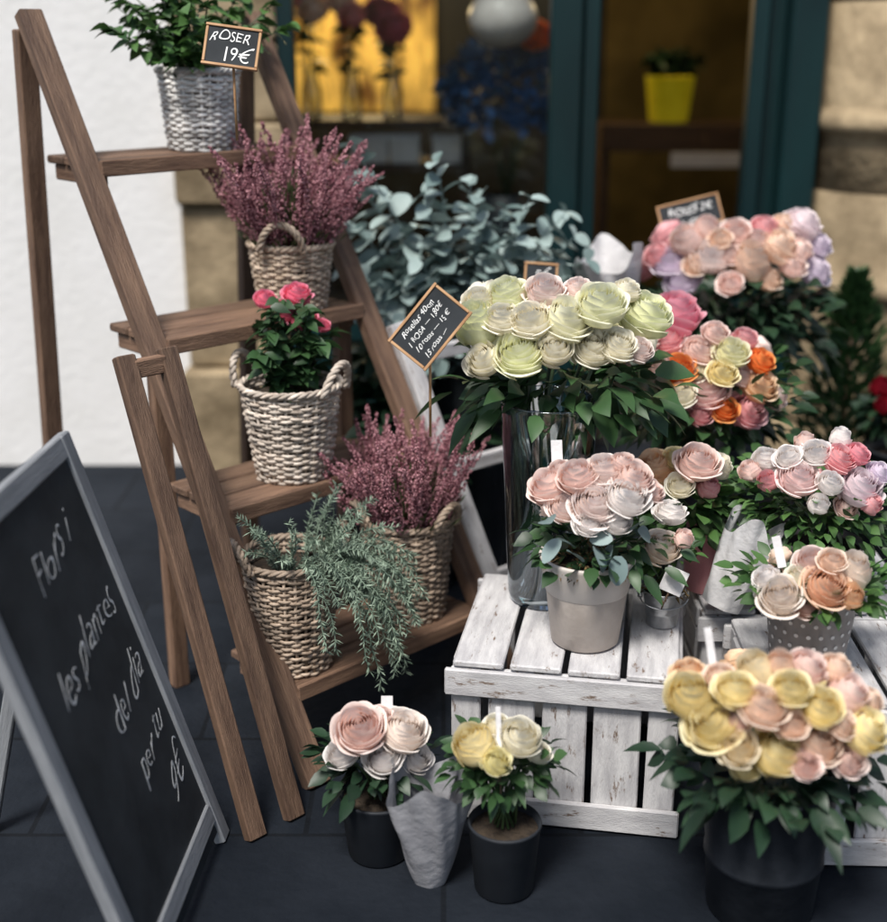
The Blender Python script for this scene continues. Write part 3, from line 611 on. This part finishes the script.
rp_=P(905,470,4.1); rp_=V((rp_.x,rp_.y,0)); pot('planter','dark planter at the right edge beside the conifer',rp_,[(.001,.001),(.10,.001),(.105,.006),(.13,.40),(.135,.405),(.13,.41),(.11,.35)],M['blackb'],.115,.38)
bouquet('red_flowers','small red flowers in the planter at the right edge',rp_+V((0,0,.36)),(895,400,4.1),34,[(882,388,11,(.5,.03,.06)),(884,406,10,(.5,.03,.06)),(898,398,12,(.5,.04,.08)),(905,412,10,(.5,.03,.06))],M['dkgreen'],140,.06,2)
# ---------------------------------------------------------------- signs
def text(body,size,parent,x,y,z,mat,rot=0,shear=.32,off=-.006,name='lettering',sx=.95):
    cu=bpy.data.curves.new(name,'FONT'); cu.body=body; cu.size=size; cu.shear=shear; cu.offset=off*size; cu.extrude=.0003; cu.align_x='CENTER'; cu.align_y='CENTER'; cu.resolution_u=4
    o=bpy.data.objects.new(name,cu); col.objects.link(o); bpy.context.view_layer.update()
    me=bpy.data.meshes.new_from_object(o.evaluated_get(bpy.context.evaluated_depsgraph_get())); bpy.data.objects.remove(o); bpy.data.curves.remove(cu)
    p0=random.uniform(0,6)
    for v in me.vertices:
        X,Y=v.co.x/size,v.co.y/size
        v.co.y+=size*(.07*math.sin(X*2.3+p0)+.05*math.sin(X*5.1+p0*2)+.10*Y*math.sin(X*3.3+p0))
        v.co.x+=size*(.06*math.sin(Y*4+X*1.7+p0)+.04*math.sin(X*4.3+p0))
    me.materials.clear(); me.materials.append(mat); t=link(name,me,parent); t.location=(x,y,z); t.rotation_euler=(0,0,rot); t.scale=(sx,1,1); return t
def sign(label,px,py,dep,ang,w,h,lines,yaw=0,stick=.16):
    c=P(px,py,dep); B=Matrix((RT,UP,-FW)).transposed(); B=Matrix.Rotation(yaw,3,'Z')@B@Matrix.Rotation(ang,3,'Z'); mat=Matrix.Translation(c)@B.to_4x4(); root=thing('price_sign',label,'sign',None,None,mat)
    m=MB(); beam(m,(-w/2,0,0),(w/2,0,0),h,.006,(0,0,1),.002); m.build('board',M['board'],root,False); e=.004
    m=MB(); beam(m,(-w/2-e,h/2,.001),(w/2+e,h/2,.001),e*1.5,.011,(0,0,1),.001); beam(m,(-w/2-e,-h/2,.001),(w/2+e,-h/2,.001),e*1.5,.011,(0,0,1),.001)
    beam(m,(-w/2,-h/2+.004,.0005),(-w/2,h/2-.004,.0005),e*1.5,.010,(0,0,1),.001); beam(m,(w/2,-h/2+.004,.0005),(w/2,h/2-.004,.0005),e*1.5,.010,(0,0,1),.001); m.build('frame',M['thinwood'],root,False)
    for (tx,s,x,y) in lines: text(tx,s,root,x,y,.0040,M['chalk'],R(random.uniform(0,4)))
    if stick:
        dn=B.inverted()@V((0,0,-1)); m=MB(); tube(m,[V((0,0,-.007)),V((0,0,-.007))+dn*stick],.003,6); m.build('stick',M['thinwood'],root)
    return root
sign('chalk sign reading ROSER above the white basket',232,47,2.86,R(-8),.118,.086,[('ROSER',.032,-.008,.020),('19€',.045,.008,-.018)],stick=.2)
sign('tilted chalk price sign with several lines left of the cream bouquet',430,327,2.70,R(51),.150,.096,[('Rosellas 40cm',.0185,-.004,.031),('1 ROSA — 1,80€',.0165,-.004,.010),('10 rosas — 15 €',.0165,-.004,-.010),('15 rosas —',.0165,-.018,-.031)],stick=.24)
sign('small chalk sign stuck above the pink and lilac bouquet',690,214,4.0,R(14),.19,.085,[('ROSES 2€',.034,0,.012),('la unitat',.024,0,-.022)],stick=.15)
sign('small dark chalk sign in front of the eucalyptus',541,274,3.5,R(-4),.085,.055,[('5€',.034,0,0)],stick=.15)
# white tags
def plant_tag(label,px,py,dep,w,h,ang,stick):
    c=P(px,py,dep); B=Matrix((RT,UP,-FW)).transposed()@Matrix.Rotation(ang,3,'Z'); root=thing('plant_tag',label,'tag',None,'white plant tags',Matrix.Translation(c)@B.to_4x4())
    m=MB(); beam(m,(-w/2,0,0),(w/2,0,0),h,.0015,(0,0,1),.0005); m.build('card',M['paper'],root,False)
    m=MB(); tube(m,[(0,-h/2+.004,-.003),(0,-h/2-stick,-.003)],.0018,5); m.build('stick',M['twig'],root)
plant_tag('white tag standing above the blush roses before the glass vase',557,456,2.75,.024,.068,R(2),.09)
plant_tag('white card leaning on the tin bucket',674,581,2.78,.05,.055,R(-24),.04)
plant_tag('slim white tag in the peach posy',779,552,2.62,.018,.065,R(12),.08)
plant_tag('pale tag in the big yellow bouquet',711,652,2.36,.014,.09,R(8),.10)
plant_tag('pale tag in the low blush posy',387,708,2.66,.024,.05,R(0),.08)
plant_tag('pale tag in the low yellow posy',499,735,2.50,.010,.11,R(2),.06)
# A-board at the left
foot=at_z(225,832,0); xl=.30
yv=V((-xl,0,1)).normalized(); xv=V((.06,1,0)).normalized(); zv=xv.cross(yv).normalized(); yv=zv.cross(xv)
bw,bh=.56,.95; org=foot-xv*(bw/2)+yv*(bh/2)
mat=Matrix.Translation(org)@Matrix((xv,yv,zv)).transposed().to_4x4(); ab=thing('chalkboard_sign','tall pavement chalkboard with a pale frame at the lower left','sign',None,None,mat)
m=MB(); beam(m,(-bw/2+.03,0,0),(bw/2-.03,0,0),bh-.06,.008,(0,0,1),.001); m.build('board',M['board'],ab,False)
m=MB(); fw=.045
beam(m,(bw/2-fw/2,-bh/2,0),(bw/2-fw/2,bh/2,0),fw,.024,(0,0,1)); beam(m,(-bw/2+fw/2,-bh/2,0),(-bw/2+fw/2,bh/2,0),fw,.024,(0,0,1)); beam(m,(-bw/2+fw,bh/2-fw/2,0),(bw/2-fw,bh/2-fw/2,0),fw,.022,(0,0,1)); beam(m,(-bw/2+fw,-bh/2+.08,0),(bw/2-fw,-bh/2+.08,0),fw,.022,(0,0,1)); m.build('frame',M['wood_pale'],ab,False)
for s in (-1,1):
    m=MB(); beam(m,(s*(bw/2-.03),bh/2-.03,-.03),(s*(bw/2-.03),-bh/2+.13,-.50),.03,.022,(1,0,0)); m.build('rear_leg',M['wood_pale'],ab,False)
for (tx,sz,x,y) in (('Flors i',.10,.02,.31),('les plantes',.10,.015,.13),('del dia',.10,.09,-.02),('per tu',.085,.10,-.14),('9€',.10,.15,-.25)): text(tx,sz,ab,x,y,.0052,M['faint'],R(10),.6,-.026,sx=.82)
# ---------------------------------------------------------------- shop interior
def solid(name,label,cat,mat,fn,smooth=False,group=None,loc=(0,0,0)):
    m=MB(); fn(m); o=m.build(name,mat,None,smooth); o.location=loc; return tag(o,label,cat,group)
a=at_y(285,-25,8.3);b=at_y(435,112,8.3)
solid('glow_panel','added yellow panel standing in for the warm glow inside the shop','panel',M['yel'],lambda m:box(m,a.x,b.x,8.3,8.38,b.z,a.z+.3))  # surface added to carry the shop's yellow glow
yc=5.9; zs=at_y(370,118,yc).z; x0=at_y(285,118,yc).x; x1=at_y(470,118,yc).x
dt=thing('display_shelf','dark display shelf of glass vases behind the shop window','shelf',(x0,yc,0))
for z in (zs-.03,zs-.22):
    m=MB(); box(m,0,x1-x0,-.13,.25,z,z+.028); m.build('shelf_board',M['shelfw'],dt,False)
for x in (.02,x1-x0-.02):
    m=MB(); box(m,x-.018,x+.018,-.11,.23,0,zs-.035); m.build('side_board',M['shelfw'],dt,False)
for i,(px,w) in enumerate(((370,38),(405,30),(447,30))):
    p=at_y(px,150,yc); ww=w/F*5.6/2; r_=thing('gift_box','pale box on the lower display shelf, '+['leftmost of three','middle of three','rightmost of three'][i],'box',(p.x,yc,zs-.19),'pale boxes on the display shelf')
    m=MB(); box(m,-ww,ww,-.08,.06,0,.10); m.build('carton',M['cream'],r_,False); m=MB(); box(m,-ww-.004,ww+.004,-.084,.064,.101,.125); m.build('lid',M['paper'],r_,False)
def fvase(label,flabel,px,py,c,rp,cols):
    p=at_y(px,118,yc); r_=thing('bud_vase',label,'vase',(p.x,yc,zs),'glass vases on the display shelf'); m=MB(); lathe(m,[(.001,0),(.04,0),(.045,.01),(.045,.12),(.03,.17),(.035,.22)],24); m.build('body',M['glass'],r_)
    f=thing('cut_flowers',flabel,'flowers',(p.x,yc,zs+.01)); m=MB(); e=at_y(px,py,yc)
    for i in range(len(cols)):
        q=e+V((math.cos(i*2.4)*.07*(i>0),math.sin(i*2.4)*.05*(i>0),math.sin(i*1.7)*.05*(i>0))); put_rose(f,q,V((.2*math.cos(i),-.6,.7)),rp/F*5.7,cols[i]); tube(m,[(0,0,.01),q-f.location],.004,5,.3)
    for i in range(26): leaf(m,V((0,0,(e.z-zs)*random.uniform(.4,.9))),rdir(-.2,.6),.09,.024)
    m.build('stems',M['stem'],f)
Bu=(.62,.12,.24)
fvase('glass vase on the display shelf, left of three','pink flowers in the left vase inside the window',312,8,0,15,[(.95,.5,.58),(.9,.4,.5),Bl])
fvase('glass vase on the display shelf, middle of three','pale pink flowers in the middle vase inside the window',352,14,0,14,[(.95,.62,.6),Bl,(.9,.45,.5)])
fvase('glass vase on the display shelf, right of three','burgundy flowers in the right vase inside the window',393,26,0,18,[Bu,Bu,(.75,.22,.34)])
# blue bunch
p=at_y(505,170,5.7); pot('dark_vase','dark floor vase holding the blue bunch inside the shop',V((p.x,5.7,0)),[(.001,.001),(.12,.001),(.13,.3),(.09,.85),(.1,.98),(.09,.98)],M['blackb'],0,0,None,'vase')
p=at_y(508,95,5.7); bf=thing('blue_bunch','bunch of deep blue flowers inside the shop window','flowers',V((p.x,5.7,.9))); m=MB()
for k in range(700):
    d=rdir(-.5,1); q=V((d.x*.24,d.y*.2,d.z*.2+p.z-.9))*1.0+rdir()*.04; leaf(m,q,d+rdir()*.8,.06,.024,.1,ns=3)
m.build('petals',M['bluef'],bf); m=MB()
for k in range(8): tube(m,[(0,0,.05),(.12*math.cos(k),.1*math.sin(k),p.z-.9)],.005,5,.3)
m.build('stems',M['stem'],bf)
put_rose(bf,at_y(536,36,5.6),V((0,-.7,.6)),.07,(.95,.3,.1),name='orange_flower')
# hanging pale globe
p=at_y(503,18,5.3); hd=thing('hanging_globe','round pale globe hanging inside the shop window','ornament',p); m=MB()
lathe(m,[(.001,-.112)]+[(.135*math.cos(R(a_)),.112*math.sin(R(a_))) for a_ in range(-80,81,10)]+[(.001,.112)],36); m.build('globe',M['potband'],hd); m=MB(); tube(m,[(0,0,.1),(0,0,2.6-p.z)],.003,5); m.build('cord',M['twig'],hd)
# yellow pot shelf
ys=6.6; z=at_y(668,122,ys).z; xa=at_y(598,122,ys).x; xb=at_y(760,122,ys).x
ws=thing('wall_shelf','brown shelf unit inside the shop behind the door','shelf',(xa,ys,0)); m=MB(); box(m,0,xb-xa,-.15,.2,z-.13,z); m.build('shelf_board',M['shelfw'],ws,False)
for x in (.03,xb-xa-.03):
    m=MB(); box(m,x-.02,x+.02,-.12,.18,0,z-.135); m.build('side_board',M['shelfw'],ws,False)
p=at_y(668,122,ys); r1=24/F*6.4
pot('yellow_pot','bright yellow pot on the shelf inside the shop',V((p.x,ys,z+.001)),[(.001,.001),(r1*.75,.001),(r1*.8,.006),(r1,.21),(r1*1.04,.215),(r1,.22),(r1*.9,.18)],M['yelpot'],r1*.92,.2)
bush('dark_plant','dark round plant in the yellow pot',V((p.x,ys,z+.2)),320,.17,.16,M['dkgreen'],.07)
p=at_y(706,160,6.35); sl=thing('shelf_label','narrow white label hanging below the shop shelf','label',p); m=MB(); w=36/F*6.1; box(m,-w,w,-.005,.005,-.035,.035,.002); m.build('card',M['cream'],sl,False); m=MB()
tube(m,[(0,0,.035),(0,.09,.12)],.003,5); m.build('hook',M['twig'],sl)
# lit lamps inside
for i,(px,py,y,e) in enumerate(((355,-60,7.2,40),(690,-110,6.2,14))):
    p=at_y(px,py,y); lp=thing('pendant_lamp',['lit warm pendant lamp above the yellow panel in the shop','lit warm pendant lamp above the yellow pot in the shop'][i],'lamp',p,'pendant lamps in the shop')
    m=MB(); lathe(m,[(.001,-.06),(.04,-.05),(.06,-.01),(.045,.04),(.02,.06),(.001,.062)],20); m.build('bulb',M['lampm'],lp); m=MB(); tube(m,[(0,0,.06),(0,0,2.61-p.z)],.004,5); m.build('cord',M['blackb'],lp)
    ld=bpy.data.lights.new('lamp_light','POINT'); ld.energy=e; ld.color=(1,.7,.35); ld.shadow_soft_size=.07; lo=bpy.data.objects.new('lamp_light',ld); col.objects.link(lo); lo.parent=lp; lo.location=(0,0,-.13)
# ---------------------------------------------------------------- light, camera
w=bpy.data.worlds.new('World'); sc.world=w; w.use_nodes=True; nt=w.node_tree; bg=nt.nodes['Background']
sk=nt.nodes.new('ShaderNodeTexSky'); sk.sky_type='NISHITA'; sk.sun_disc=False; sk.sun_elevation=R(60); sk.sun_rotation=R(205); sk.air_density=1.2; sk.dust_density=2.5
nt.links.new(sk.outputs[0],bg.inputs['Color']); bg.inputs['Strength'].default_value=.115
sd=bpy.data.lights.new('sun','SUN'); sd.energy=4.8; sd.angle=R(16); sd.color=(1,.965,.91); so=bpy.data.objects.new('sun',sd); col.objects.link(so)
el,rot=R(60),R(205); dirs=V((math.sin(rot)*math.cos(el),math.cos(rot)*math.cos(el),math.sin(el))); so.rotation_euler=dirs.to_track_quat('Z','Y').to_euler(); so.location=(0,0,6)
cd=bpy.data.cameras.new('camera'); co=bpy.data.objects.new('camera',cd); col.objects.link(co); co.location=CAM; co.rotation_euler=(R(90)-PT,0,0)
cd.sensor_fit='HORIZONTAL'; cd.sensor_width=36; cd.lens=36*F/887; cd.clip_end=300; cd.dof.use_dof=True; cd.dof.focus_distance=2.83; cd.dof.aperture_fstop=1.3
sc.camera=co
sc.view_settings.view_transform='Standard'; sc.view_settings.look='None'; sc.view_settings.exposure=0
